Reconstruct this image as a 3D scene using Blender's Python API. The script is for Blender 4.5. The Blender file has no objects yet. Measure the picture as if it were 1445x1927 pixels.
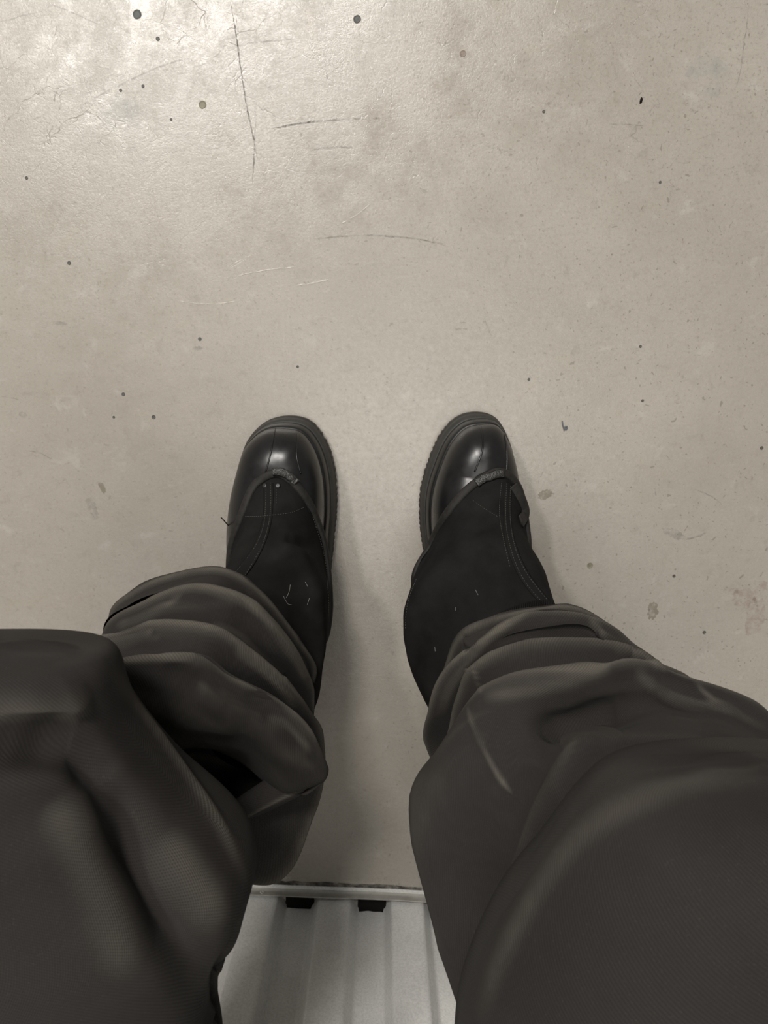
import bpy, math, random
import numpy as np
from mathutils import Vector, noise
from mathutils.bvhtree import BVHTree

# ------------------------------------------------------------------ camera
W_PX, H_PX, F_PX = 1445.0, 1927.0, 1400.0
CAM_H = 0.84
TILT = math.radians(10.64)
scene = bpy.context.scene
cam_d = bpy.data.cameras.new('camera')
cam = bpy.data.objects.new('camera', cam_d)
scene.collection.objects.link(cam)
scene.camera = cam
cam_d.sensor_fit = 'VERTICAL'
cam_d.sensor_height = 36.0
cam_d.sensor_width = 36.0 * W_PX / H_PX
cam_d.lens = 36.0 * F_PX / H_PX
cam_d.clip_start = 0.01
cam.location = (0, 0, CAM_H)
cam.rotation_euler = (-TILT, 0, 0)
cam_d.dof.use_dof = True
cam_d.dof.focus_distance = 0.70
cam_d.dof.aperture_fstop = 14.0

# ------------------------------------------------------------------ light
world = bpy.data.worlds.new('world')
scene.world = world
world.use_nodes = True
bg = world.node_tree.nodes['Background']
bg.inputs[0].default_value = (1.0, 0.965, 0.915, 1)
bg.inputs[1].default_value = 0.24


def area_light(name, loc, target, sx, sy, power, col):
    d = bpy.data.lights.new(name, 'AREA')
    d.shape = 'RECTANGLE'
    d.size, d.size_y = sx, sy
    d.energy = power
    d.color = col
    o = bpy.data.objects.new(name, d)
    scene.collection.objects.link(o)
    o.location = loc
    o.rotation_euler = (Vector(target) - Vector(loc)).to_track_quat('-Z', 'Y').to_euler()
    return o


area_light('ceiling_lamp', (-1.40, 1.62, 3.0), (-0.3, 0.2, 0), 0.28, 0.34, 52, (1.0, 0.96, 0.90))
area_light('overhead_fill', (0.1, -0.35, 2.9), (0, -0.35, 0), 1.7, 1.5, 24, (1.0, 0.965, 0.90))  # soft fill added overhead, no known source, lifts the floor around the feet
area_light('ceiling_lamp_far', (-0.55, 2.15, 3.0), (0, -0.2, 0), 0.6, 0.45, 84, (1.0, 0.96, 0.91))

scene.view_settings.view_transform = 'Standard'
scene.view_settings.look = 'None'
scene.view_settings.gamma = 1.0
scene.view_settings.use_curve_mapping = False
scene.view_settings.exposure = 0.14

# ------------------------------------------------------------------ helpers
random.seed(4)
ct, st = math.cos(TILT), math.sin(TILT)


def ray(u, v):
    x = (u - W_PX / 2) / F_PX
    t = (H_PX / 2 - v) / F_PX
    return np.array([x, t * ct - st, -t * st - ct])


def P(u, v, z=0.0):
    """the point at height z above the floor that is seen at photo pixel (u, v)"""
    d = ray(u, v)
    k = (z - CAM_H) / d[2]
    return np.array([0, 0, CAM_H]) + d * k


def link(name, me, mat=None, parent=None):
    o = bpy.data.objects.new(name, me)
    scene.collection.objects.link(o)
    if mat:
        me.materials.append(mat)
    if parent:
        o.parent = parent
    return o


def mesh(name, verts, faces, mat=None, parent=None, uvs=None, smooth=True):
    me = bpy.data.meshes.new(name)
    me.from_pydata([tuple(map(float, p)) for p in verts], [], faces)
    if uvs is not None:
        uvl = me.uv_layers.new(name='UVMap')
        li = np.empty(len(me.loops), dtype=np.int32)
        me.loops.foreach_get('vertex_index', li)
        uvl.data.foreach_set('uv', np.asarray(uvs, dtype=np.float32)[li].ravel())
    if smooth:
        me.polygons.foreach_set('use_smooth', [True] * len(me.polygons))
    me.update()
    return link(name, me, mat, parent)


def empty(name, loc=(0, 0, 0), parent=None):
    o = bpy.data.objects.new(name, None)
    scene.collection.objects.link(o)
    o.location = loc
    o.empty_display_size = 0.05
    if parent:
        o.parent = parent
    return o


def tag(o, **kw):
    for k, v in kw.items():
        o[k] = v
    return o


def cr(p0, p1, p2, p3, t):
    return 0.5 * ((2 * p1) + (-p0 + p2) * t + (2 * p0 - 5 * p1 + 4 * p2 - p3) * t * t + (-p0 + 3 * p1 - 3 * p2 + p3) * t ** 3)


def closed_curve(pts, n_per):
    pts = np.asarray(pts, float)
    K = len(pts)
    out = []
    for i in range(K):
        for j in range(n_per):
            out.append(cr(pts[i - 1], pts[i], pts[(i + 1) % K], pts[(i + 2) % K], j / n_per))
    return np.array(out)


def open_curve(pts, n_per):
    pts = np.asarray(pts, float)
    K = len(pts)
    out = []
    for i in range(K - 1):
        a = pts[max(i - 1, 0)]
        d = pts[min(i + 2, K - 1)]
        for j in range(n_per):
            out.append(cr(a, pts[i], pts[i + 1], d, j / n_per))
    out.append(pts[-1])
    return np.array(out)


def loft_rings(rings, n_seg):
    """catmull-rom through the list of rings (each N x 3)"""
    return open_curve(np.array(rings), n_seg)


def grid_faces(R, N, closed=True, cap_end=False, cap_start=False):
    f = []
    M = N if closed else N - 1
    for r in range(R - 1):
        for i in range(M):
            j = (i + 1) % N
            f.append((r * N + i, r * N + j, (r + 1) * N + j, (r + 1) * N + i))
    return f


def normals(V, F):
    V = np.asarray(V)
    n = np.zeros_like(V)
    F4 = np.array([q for q in F if len(q) == 4])
    a, b, c, d = (V[F4[:, k]] for k in range(4))
    fn = np.cross(c - a, d - b)
    for k in range(4):
        np.add.at(n, F4[:, k], fn)
    l = np.linalg.norm(n, axis=1, keepdims=True)
    return n / np.maximum(l, 1e-12)


def poly_dist(V, line, want_side=False):
    """distance from each vertex to a 3D polyline, and how far along it (0..1)"""
    best = np.full(len(V), 1e9)
    par = np.zeros(len(V))
    sd = np.zeros(len(V))
    n = len(line) - 1
    for i in range(n):
        a, b = line[i], line[i + 1]
        ab = b - a
        t = np.clip(((V - a) @ ab) / max(ab @ ab, 1e-12), 0, 1)
        d = np.linalg.norm(V - (a + t[:, None] * ab), axis=1)
        m = d < best
        best[m] = d[m]
        par[m] = (i + t[m]) / n
        k = (V - a)[m]
        sd[m] = ab[0] * k[:, 1] - ab[1] * k[:, 0]      # > 0: left-hand side of the line seen from above
    if want_side:
        return best, par, sd
    return best, par


def cast(bvh, u, v):
    h = bvh.ray_cast(Vector((0, 0, CAM_H)), Vector(ray(u, v)).normalized())
    return h


def cast_line(bvh, pix, n_per=6, lift=0.0):
    pts = open_curve([(a, b, 0) for a, b in pix], n_per)
    out = []
    for p in pts:
        h = cast(bvh, p[0], p[1])
        if h[0] is not None:
            nn = h[1]
            if nn.dot(Vector(ray(p[0], p[1]))) > 0:
                nn = -nn
            out.append(np.array(h[0] + nn * lift))
    return np.array(out)


wear_lines = []


def strokes(V, F, N, specs):
    """sculpt ridges (amp > 0) and valleys (amp < 0) along curves lying on the cloth"""
    for sp in specs:
        pix, amp = sp[0], sp[-1]
        wa, wb = (sp[1], sp[1]) if len(sp) == 3 else (sp[1], sp[2])
        bvh = BVHTree.FromPolygons([tuple(p) for p in V], F)
        line = cast_line(bvh, pix)
        if len(line) < 2:
            continue
        if amp > 0.0012:
            wear_lines.append((line, min(0.0045, 0.6 * min(wa, wb))))
        nr = normals(V, F) * N
        d, par, side = poly_dist(V, line, True)
        width = np.where(side > 0, wa, wb)
        fade = np.clip(np.minimum(par, 1 - par) / 0.35, 0, 1)
        fade = fade * fade * (3 - 2 * fade)
        V = V + nr * (amp * np.exp(-(d / width) ** 2) * (0.05 + 0.95 * fade))[:, None]
    return V


def tube_along(line, r, n=6, flat=1.0, up=None):
    """verts/faces of a tube of radius r along a polyline; flat squashes it along 'up'"""
    line = np.asarray(line)
    V, F = [], []
    L = len(line)
    for i in range(L):
        t = line[min(i + 1, L - 1)] - line[max(i - 1, 0)]
        t = t / max(np.linalg.norm(t), 1e-9)
        upv = np.array((0, 0, 1.0)) if up is None else np.asarray(up[i])
        s = np.cross(t, upv)
        s = s / max(np.linalg.norm(s), 1e-9)
        w = np.cross(s, t)
        for k in range(n):
            a = 2 * math.pi * k / n
            V.append(line[i] + s * math.cos(a) * r + w * math.sin(a) * r * flat)
    F = grid_faces(L, n)
    F.append(tuple(range(n - 1, -1, -1)))
    F.append(tuple(range((L - 1) * n, L * n)))
    return np.array(V), F


class Join:
    def __init__(self):
        self.V, self.F = [], []

    def add(self, V, F):
        o = len(self.V)
        self.V += list(V)
        self.F += [tuple(i + o for i in f) for f in F]


# ------------------------------------------------------------------ materials
def new_mat(name):
    m = bpy.data.materials.new(name)
    m.use_nodes = True
    nt = m.node_tree
    return m, nt, nt.nodes['Principled BSDF']


class NB:
    def __init__(self, nt):
        self.nt = nt

    def n(self, t, **kw):
        nd = self.nt.nodes.new(t)
        for k, v in kw.items():
            setattr(nd, k, v)
        return nd

    def l(self, a, b):
        self.nt.links.new(a, b)

    def math(self, op, a, b=None, c=None, clamp=False):
        nd = self.n('ShaderNodeMath', operation=op)
        nd.use_clamp = clamp
        for i, x in enumerate((a, b, c)):
            if x is None:
                continue
            if isinstance(x, (int, float)):
                nd.inputs[i].default_value = x
            else:
                self.l(x, nd.inputs[i])
        return nd.outputs[0]

    def noise(self, vec, scale, detail=4, rough=0.55, dist=0.0):
        nd = self.n('ShaderNodeTexNoise')
        nd.inputs['Scale'].default_value = scale
        nd.inputs['Detail'].default_value = detail
        nd.inputs['Roughness'].default_value = rough
        nd.inputs['Distortion'].default_value = dist
        if vec is not None:
            self.l(vec, nd.inputs['Vector'])
        return nd.outputs['Fac']

    def voro(self, vec, scale, feature='F1', out='Distance', rnd=1.0):
        nd = self.n('ShaderNodeTexVoronoi', feature=feature)
        nd.inputs['Scale'].default_value = scale
        nd.inputs['Randomness'].default_value = rnd
        self.l(vec, nd.inputs['Vector'])
        return nd.outputs[out]

    def map(self, x, a, b, c=0.0, d=1.0):
        nd = self.n('ShaderNodeMapRange')
        nd.clamp = True
        self.l(x, nd.inputs['Value'])
        for i, k in enumerate(('From Min', 'From Max', 'To Min', 'To Max')):
            nd.inputs[k].default_value = (a, b, c, d)[i]
        return nd.outputs[0]

    def mix(self, fac, a, b, blend='MIX'):
        nd = self.n('ShaderNodeMix', data_type='RGBA', blend_type=blend)
        for s, x in ((nd.inputs[0], fac), (nd.inputs[6], a), (nd.inputs[7], b)):
            if isinstance(x, (int, float)):
                s.default_value = x
            elif isinstance(x, tuple):
                s.default_value = (*x, 1) if len(x) == 3 else x
            else:
                self.l(x, s)
        return nd.outputs[2]

    def bump(self, h, strength=0.3, dist=0.001, normal=None):
        nd = self.n('ShaderNodeBump')
        nd.inputs['Strength'].default_value = strength
        nd.inputs['Distance'].default_value = dist
        self.l(h, nd.inputs['Height'])
        if normal is not None:
            self.l(normal, nd.inputs['Normal'])
        return nd.outputs[0]


def m_concrete():
    m, nt, bs = new_mat('polished_concrete')
    b = NB(nt)
    co = b.n('ShaderNodeTexCoord').outputs['Object']
    sep = b.n('ShaderNodeSeparateXYZ')
    b.l(co, sep.inputs[0])
    big = b.noise(co, 5.0, 5, 0.6)
    mid = b.noise(co, 22.0, 6, 0.65, 0.4)
    fine = b.noise(co, 170.0, 5, 0.7)
    grit = b.noise(co, 600.0, 3, 0.6)
    col = b.mix(b.map(big, 0.3, 0.7), (0.262, 0.240, 0.207), (0.332, 0.308, 0.270))
    col = b.mix(b.map(mid, 0.35, 0.7, 0.0, 0.5), col, (0.300, 0.275, 0.243))
    col = b.mix(b.map(fine, 0.40, 0.72, 0.0, 0.32), col, (0.235, 0.212, 0.180))
    col = b.mix(b.map(grit, 0.55, 0.8, 0.0, 0.30), col, (0.52, 0.50, 0.45))
    # yellowish and pinkish stains
    st1 = b.map(b.noise(co, 9.0, 5, 0.7, 1.2), 0.60, 0.74, 0, 0.20)
    col = b.mix(st1, col, (0.300, 0.262, 0.190))
    warp = b.n('ShaderNodeMix', data_type='VECTOR')
    nz = b.n('ShaderNodeTexNoise')
    nz.inputs['Scale'].default_value = 30
    nz.inputs['Detail'].default_value = 5
    b.l(co, nz.inputs['Vector'])
    add = b.n('ShaderNodeVectorMath', operation='MULTIPLY_ADD')
    b.l(nz.outputs['Color'], add.inputs[0])
    add.inputs[1].default_value = (0.035, 0.035, 0.0)
    b.l(co, add.inputs[2])
    wc = add.outputs[0]
    # crazing: hairline cracks, denser towards the far end
    d1 = b.voro(wc, 38, 'DISTANCE_TO_EDGE')
    d2 = b.voro(wc, 17, 'DISTANCE_TO_EDGE')
    region = b.map(sep.outputs[1], 0.0, 0.30)
    patch = b.map(b.noise(co, 7.0, 3), 0.46, 0.62)
    c1 = b.math('MULTIPLY', b.map(d1, 0.0, 0.016, 1.0, 0.0), b.math('MULTIPLY', patch, region))
    c2 = b.math('MULTIPLY', b.map(d2, 0.0, 0.014, 1.0, 0.0), b.math('MULTIPLY', b.map(b.noise(co, 13, 3), 0.5, 0.62), region))
    crack = b.math('MULTIPLY', b.math('MAXIMUM', c1, c2), b.map(b.noise(co, 55, 4, 0.7), 0.42, 0.62))
    col = b.mix(b.math('MULTIPLY', crack, 0.5), col, (0.10, 0.088, 0.072))
    # little dark pits and specks
    for sc, thr, keep, amt in ((42, 0.085, 0.76, 0.55), (110, 0.17, 0.60, 0.55), (240, 0.27, 0.52, 0.55)):
        vo = b.n('ShaderNodeTexVoronoi')
        vo.inputs['Scale'].default_value = sc
        b.l(wc, vo.inputs['Vector'])
        sc_ = b.n('ShaderNodeSeparateColor')
        b.l(vo.outputs['Color'], sc_.inputs[0])
        sel = b.math('GREATER_THAN', sc_.outputs[0], keep)
        size = b.math('MULTIPLY', sc_.outputs[1], thr)
        spot = b.math('LESS_THAN', vo.outputs['Distance'], size)
        dens = b.map(b.math('ADD', sep.outputs[0], b.math('MULTIPLY', b.noise(co, 6, 3), 0.5)), 0.05, 0.50, 0.5, 1.0)
        f = b.math('MULTIPLY', b.math('MULTIPLY', sel, spot), b.math('MULTIPLY', dens, amt))
        col = b.mix(f, col, (0.135, 0.118, 0.095))
    blot = b.map(b.noise(co, 60, 5, 0.75, 0.5), 0.54, 0.72, 0, 0.36)
    col = b.mix(blot, col, (0.20, 0.178, 0.150))
    pale = b.map(b.noise(wc, 34, 4, 0.6), 0.60, 0.72, 0, 0.25)
    col = b.mix(pale, col, (0.44, 0.42, 0.385))
    fleck = b.math('MULTIPLY', b.map(b.noise(co, 300, 6, 0.8, 0.4), 0.53, 0.66, 0, 0.62), b.map(b.math('ADD', sep.outputs[1], b.math('MULTIPLY', b.noise(co, 5, 2), 0.3)), 0.10, 0.42, 0.42, 1.0))
    col = b.mix(fleck, col, (0.150, 0.132, 0.108))
    # worn streaks (fine brushed scratches)
    mp = b.n('ShaderNodeMapping')
    mp.inputs['Rotation'].default_value = (0, 0, 0.35)
    mp.inputs['Scale'].default_value = (14, 160, 1)
    b.l(co, mp.inputs['Vector'])
    strk = b.noise(mp.outputs[0], 1.0, 4, 0.6)
    col = b.mix(b.map(strk, 0.62, 0.8, 0, 0.16), col, (0.50, 0.475, 0.43))
    b.l(col, bs.inputs['Base Color'])
    rgh = b.map(mid, 0.3, 0.75, 0.17, 0.29)
    rgh2 = b.math('ADD', rgh, b.map(fine, 0.35, 0.7, -0.04, 0.14))
    b.l(rgh2, bs.inputs['Roughness'])
    bs.inputs['Specular IOR Level'].default_value = 0.55
    h = b.math('ADD', b.math('MULTIPLY', fine, 0.7), b.math('MULTIPLY', grit, 0.35))
    h = b.math('SUBTRACT', h, b.math('MULTIPLY', crack, 0.8))
    peel = b.noise(co, 430.0, 5, 0.8, 0.3)
    h = b.math('ADD', h, b.math('MULTIPLY', peel, b.math('MULTIPLY', b.map(sep.outputs[1], -0.05, 0.25, 0.4, 1.0), b.map(mid, 0.35, 0.65, 0.35, 1.3))))
    bmp = b.bump(h, 0.28, 0.0008)
    b.l(bmp, bs.inputs['Normal'])
    return m


def m_plain(name, col, rough=0.5, metal=0.0, bump=None, spec=0.5, var=0.0, vscale=40):
    m, nt, bs = new_mat(name)
    b = NB(nt)
    co = b.n('ShaderNodeTexCoord').outputs['Object']
    if var:
        nz = b.noise(co, vscale, 5, 0.6)
        c = b.mix(b.map(nz, 0.3, 0.7), tuple(x * (1 - var) for x in col), tuple(min(1, x * (1 + var)) for x in col))
        b.l(c, bs.inputs['Base Color'])
        b.l(b.map(nz, 0.3, 0.7, rough - 0.05, rough + 0.07), bs.inputs['Roughness'])
    else:
        bs.inputs['Base Color'].default_value = (*col, 1)
        bs.inputs['Roughness'].default_value = rough
    bs.inputs['Metallic'].default_value = metal
    bs.inputs['Specular IOR Level'].default_value = spec
    if bump:
        b.l(b.bump(b.noise(co, bump[0], 4, 0.6), bump[1], bump[2]), bs.inputs['Normal'])
    return m


def m_trouser():
    m, nt, bs = new_mat('washed_charcoal_cotton')
    b = NB(nt)
    tc = b.n('ShaderNodeTexCoord')
    uv = tc.outputs['UV']
    co = tc.outputs['Object']
    # woven reps: UV is in metres of cloth
    sep = b.n('ShaderNodeSeparateXYZ')
    b.l(uv, sep.inputs[0])
    wob = b.math('MULTIPLY', b.noise(co, 60, 2), 0.0016)
    x = b.math('ADD', sep.outputs[0], wob)
    y = b.math('ADD', sep.outputs[1], wob)
    k = 2 * math.pi / 0.0023
    s1 = b.math('SINE', b.math('MULTIPLY', x, k))
    s2 = b.math('SINE', b.math('MULTIPLY', b.math('ADD', y, b.math('MULTIPLY', x, 0.5)), k * 1.05))
    weave = b.math('ADD', b.math('MULTIPLY', b.math('MULTIPLY', s1, s2), 0.5), 0.5)
    at = b.n('ShaderNodeAttribute')
    at.attribute_name = 'wear'
    worn = b.map(at.outputs['Fac'], 0.05, 1.1)
    cloud = b.noise(co, 9, 5, 0.6)
    col = b.mix(b.map(cloud, 0.3, 0.7), (0.0225, 0.0205, 0.0198), (0.0305, 0.0278, 0.0262))
    col = b.mix(b.math('MULTIPLY', worn, b.map(b.noise(co, 30, 4), 0.2, 0.7, 0.45, 1.0)), col, (0.104, 0.095, 0.080))
    col = b.mix(b.math('MULTIPLY', b.map(weave, 0.0, 0.5, 1.0, 0.0), 0.65), col, (0.012, 0.0105, 0.010))
    fuzz = b.noise(co, 900, 2)
    col = b.mix(b.map(fuzz, 0.6, 0.8, 0, 0.12), col, (0.14, 0.13, 0.11))
    b.l(col, bs.inputs['Base Color'])
    bs.inputs['Roughness'].default_value = 0.92
    bs.inputs['Specular IOR Level'].default_value = 0.05
    bs.inputs['Sheen Weight'].default_value = 0.03
    bs.inputs['Sheen Roughness'].default_value = 0.5
    bs.inputs['Sheen Tint'].default_value = (0.9, 0.87, 0.78, 1)
    h = b.math('ADD', weave, b.math('MULTIPLY', b.noise(co, 120, 4), 0.6))
    b.l(b.bump(h, 0.55, 0.0006), bs.inputs['Normal'])
    return m


def m_canvas():
    m, nt, bs = new_mat('black_softshell')
    b = NB(nt)
    co = b.n('ShaderNodeTexCoord').outputs['Object']
    cloud = b.noise(co, 26, 5, 0.6)
    col = b.mix(b.map(cloud, 0.35, 0.7), (0.0068, 0.0065, 0.0063), (0.0125, 0.0119, 0.0114))
    lint = b.voro(co, 260)
    col = b.mix(b.map(lint, 0.0, 0.05, 0.25, 0.0), col, (0.12, 0.11, 0.10))
    b.l(col, bs.inputs['Base Color'])
    bs.inputs['Roughness'].default_value = 0.85
    bs.inputs['Specular IOR Level'].default_value = 0.07
    bs.inputs['Sheen Weight'].default_value = 0.0
    b.l(b.bump(b.noise(co, 1200, 2), 0.25, 0.0004), bs.inputs['Normal'])
    return m


def m_galv():
    m, nt, bs = new_mat('galvanised_sheet')
    b = NB(nt)
    co = b.n('ShaderNodeTexCoord').outputs['Object']
    n1 = b.noise(co, 14, 5, 0.6)
    n2 = b.noise(co, 420, 4, 0.7)
    col = b.mix(b.map(n1, 0.3, 0.7), (0.60, 0.60, 0.585), (0.74, 0.74, 0.72))
    col = b.mix(b.map(n2, 0.4, 0.7, 0, 0.3), col, (0.20, 0.20, 0.19))
    b.l(col, bs.inputs['Base Color'])
    bs.inputs['Metallic'].default_value = 0.1
    b.l(b.map(n2, 0.3, 0.7, 0.42, 0.6), bs.inputs['Roughness'])
    b.l(b.bump(n2, 0.25, 0.0005), bs.inputs['Normal'])
    return m


def m_mark(name, col, alpha, nscale=180, lo=0.3, hi=0.6):
    """a worn mark on the floor: broken up by noise"""
    m, nt, bs = new_mat(name)
    b = NB(nt)
    co = b.n('ShaderNodeTexCoord').outputs['Object']
    bs.inputs['Base Color'].default_value = (*col, 1)
    bs.inputs['Roughness'].default_value = 0.6
    b.l(b.map(b.noise(co, nscale, 4, 0.65), lo, hi, 0.0, alpha), bs.inputs['Alpha'])
    return m


M_FLOOR = m_concrete()
M_GALV = m_galv()
M_STEEL = m_plain('bare_steel', (0.50, 0.49, 0.46), 0.35, 0.8, var=0.2)
M_SCREW = m_plain('bright_screw', (0.75, 0.74, 0.70), 0.3, 0.9)
M_GRIME = m_mark('grime', (0.02, 0.018, 0.015), 0.75, 90, 0.30, 0.62)
M_RUBBER = m_plain('glossy_black_rubber', (0.0060, 0.0059, 0.0064), 0.30, bump=(200, 0.05, 0.0006), spec=0.42, var=0.18, vscale=60)
M_SOLE = m_plain('sole_rubber', (0.0300, 0.0290, 0.0260), 0.55, bump=(500, 0.15, 0.0005), var=0.2, spec=0.35)
M_RAND = m_plain('rand_rubber', (0.0080, 0.0078, 0.0075), 0.38, bump=(400, 0.1, 0.0005), var=0.15, spec=0.4)
M_BIND = m_plain('binding_webbing', (0.0165, 0.0152, 0.0140), 0.62, bump=(900, 0.5, 0.0006), var=0.25, vscale=200, spec=0.2)
M_PATCH = m_plain('shiny_wrinkled_tape', (0.020, 0.019, 0.018), 0.25, bump=(420, 0.9, 0.0015))
M_CANVAS = m_canvas()
M_TONGUE = m_plain('tongue_fabric', (0.0095, 0.0089, 0.0085), 0.85, bump=(900, 0.4, 0.0005), spec=0.08, var=0.15, vscale=120)
M_THREAD = m_plain('thread', (0.050, 0.047, 0.040), 0.8)
M_LINT = m_plain('lint', (0.24, 0.23, 0.21), 0.8)
M_BLACK = m_plain('black_crumb_and_recess_shade', (0.010, 0.009, 0.008), 0.9, spec=0.1)
M_TROUSER = m_trouser()

# ------------------------------------------------------------------ floor
def tri_plane(name, x0, x1, y0, y1, z, mat, n=1):
    V, F = [], []
    for j in range(n + 1):
        for i in range(n + 1):
            V.append((x0 + (x1 - x0) * i / n, y0 + (y1 - y0) * j / n, z))
    for j in range(n):
        for i in range(n):
            a = j * (n + 1) + i
            F.append((a, a + 1, a + n + 2, a + n + 1))
    return mesh(name, V, F, mat, smooth=False)


floor = tri_plane('floor', -6, 6, -5, 8, 0.0, M_FLOOR)
tag(floor, kind='structure')


def blob(cx, cy, rx, ry, rot, n=18, jag=0.12, z=0.0004, thick=0.0):
    pts = []
    for k in range(n):
        a = 2 * math.pi * k / n
        r = 1 + random.uniform(-jag, jag)
        x, y = math.cos(a) * rx * r, math.sin(a) * ry * r
        pts.append((cx + x * math.cos(rot) - y * math.sin(rot), cy + x * math.sin(rot) + y * math.cos(rot), z))
    return pts


S_FLOOR = CAM_H / F_PX    # metres on the floor per photo pixel near the nadir
M_PLUG = m_plain('filled_hole', (0.060, 0.060, 0.055), 0.6, var=0.3, vscale=300)
M_PLUG2 = m_plain('filled_hole_pale', (0.16, 0.15, 0.105), 0.6, var=0.3, vscale=300)
M_PLUG3 = m_plain('filled_hole_brown', (0.20, 0.165, 0.135), 0.7, var=0.2, vscale=300)
# filled drill holes: a shallow ring lip with a sunken plug
for (u, v, r, m) in ((258, 27, 7.5, M_PLUG), (672, 36, 6.5, M_PLUG), (381, 197, 6.5, M_PLUG2), (297, 73, 3.5, M_PLUG),
                     (871, 101, 5.5, M_PLUG3), (227, 170, 2.6, M_PLUG), (269, 162, 2.6, M_PLUG), (1023, 210, 2.6, M_PLUG),
                     (1242, 343, 2.4, M_PLUG), (1205, 652, 2.4, M_PLUG), (995, 714, 2.4, M_PLUG), (1209, 754, 2.4, M_PLUG),
                     (376, 638, 3.0, M_PLUG), (232, 742, 3.0, M_PLUG), (289, 785, 3.4, M_PLUG), (214, 785, 2.2, M_PLUG),
                     (130, 495, 3.2, M_PLUG), (50, 335, 2.6, M_PLUG), (322, 225, 2.2, M_PLUG), (1110, 1064, 5.0, M_PLUG2),
                     (1433, 843, 3.0, M_PLUG), (560, 690, 2.2, M_PLUG), (1325, 1190, 3.0, M_PLUG), (1268, 1084, 2.6, M_PLUG)):
    c = P(u, v)
    sc = np.linalg.norm(P(u + 1, v) - c)
    rr = r * sc
    V, F = [], []
    n = 16
    prof = ((1.12, 0.0001), (1.0, 0.0007), (0.90, 0.0002), (0.45, 0.00045))
    for rad, z in prof:
        for k in range(n):
            a = 2 * math.pi * k / n
            V.append((c[0] + rr * rad * math.cos(a), c[1] + rr * rad * (1 + 0.06 * math.sin(a * 2)) * math.sin(a), z))
    F = grid_faces(len(prof), n)
    F.append(tuple(range((len(prof) - 1) * n, len(prof) * n)))
    o = mesh('plug', V, F, m, floor)

# scratches, hairline cracks and drag marks: thin ribbons lying in the floor's skin
M_SCR = m_mark('scratch_dark', (0.06, 0.052, 0.042), 0.7, 260, 0.34, 0.64)
M_SCRF = m_mark('scratch_faint', (0.06, 0.052, 0.042), 0.34, 160, 0.36, 0.68)
M_SCRL = m_mark('scratch_light', (0.66, 0.63, 0.57), 0.7, 160, 0.36, 0.60)


def ribbon(name, pix, w_px, mat, jitter=0.6, z=0.0006, taper=True):
    line = open_curve([(a, b, 0) for a, b in pix], 10)
    V, F = [], []
    L = len(line)
    pts = [P(p[0] + random.uniform(-jitter, jitter), p[1] + random.uniform(-jitter, jitter), z) for p in line]
    for i in range(L):
        t = pts[min(i + 1, L - 1)] - pts[max(i - 1, 0)]
        t /= max(np.linalg.norm(t), 1e-9)
        s = np.array([-t[1], t[0], 0])
        k = i / (L - 1)
        w = w_px * S_FLOOR * 0.5 * (min(1, 6 * k, 6 * (1 - k)) if taper else 1) * random.uniform(0.7, 1.2) + 1e-5
        V += [pts[i] + s * w, pts[i] - s * w]
    for i in range(L - 1):
        F.append((2 * i, 2 * i + 1, 2 * i + 3, 2 * i + 2))
    return mesh(name, V, F, mat, floor, smooth=False)


for pix, w, m in (
    ([(433, 0), (440, 40), (448, 95), (456, 150), (466, 210), (478, 268), (477, 310), (474, 350)], 2.2, M_SCR),
    ([(479, 200), (481, 235), (478, 270), (489, 312)], 1.6, M_SCRF),
    ([(510, 242), (560, 233), (620, 226), (720, 222)], 3.6, M_SCRF),
    ([(520, 240), (560, 232), (600, 227)], 2.0, M_SCR),
    ([(580, 282), (625, 277), (670, 277)], 3.0, M_SCRF),
    ([(440, 88), (480, 80), (560, 72)], 2.4, M_SCRF),
    ([(150, 200), (215, 165), (300, 125), (360, 108)], 2.2, M_SCRF),
    ([(95, 8), (140, 25), (185, 46)], 2.0, M_SCRF),
    ([(590, 450), (650, 444), (720, 443), (790, 450), (845, 464)], 2.4, M_SCRF),
    ([(722, 445), (780, 449), (840, 459)], 1.4, M_SCRF),
    ([(1410, 0), (1405, 50), (1398, 95), (1392, 140), (1383, 170)], 1.6, M_SCRF),
    ([(1145, 233), (1180, 234), (1215, 237)], 1.6, M_SCRF),
    ([(912, 602), (918, 618), (926, 634)], 1.8, M_SCRF),
    ([(1306, 920), (1330, 930), (1348, 940), (1360, 952)], 1.8, M_SCRF),
    ([(1290, 1015), (1310, 1010), (1330, 1002)], 3.4, M_SCRF),
    ([(46, 1205), (58, 1225), (70, 1245)], 1.8, M_SCRF),
    ([(0, 745), (18, 748), (36, 752)], 2.0, M_SCRF),
    ([(52, 848), (75, 852), (100, 866)], 1.8, M_SCRF),
    ([(0, 40), (20, 36), (45, 28), (80, 20), (100, 5)], 1.6, M_SCRF),
    ([(555, 537), (590, 532), (618, 526)], 2.4, M_SCRL),
    ([(440, 520), (500, 508), (560, 502)], 1.4, M_SCRL),
    ([(632, 425), (670, 405), (700, 380)], 1.6, M_SCRL),
    ([(10, 100), (14, 120), (22, 150)], 1.6, M_SCRL),
    ([(96, 78), (103, 60), (106, 46)], 2.0, M_SCRL),
    ([(325, 92), (350, 60), (372, 50)], 1.2, M_SCRL),
    ([(424, 150), (428, 130), (430, 115)], 1.2, M_SCRL),
    ([(330, 565), (390, 572), (450, 566)], 1.2, M_SCRL),
):
    ribbon('scratch', pix, w, m)

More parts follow.
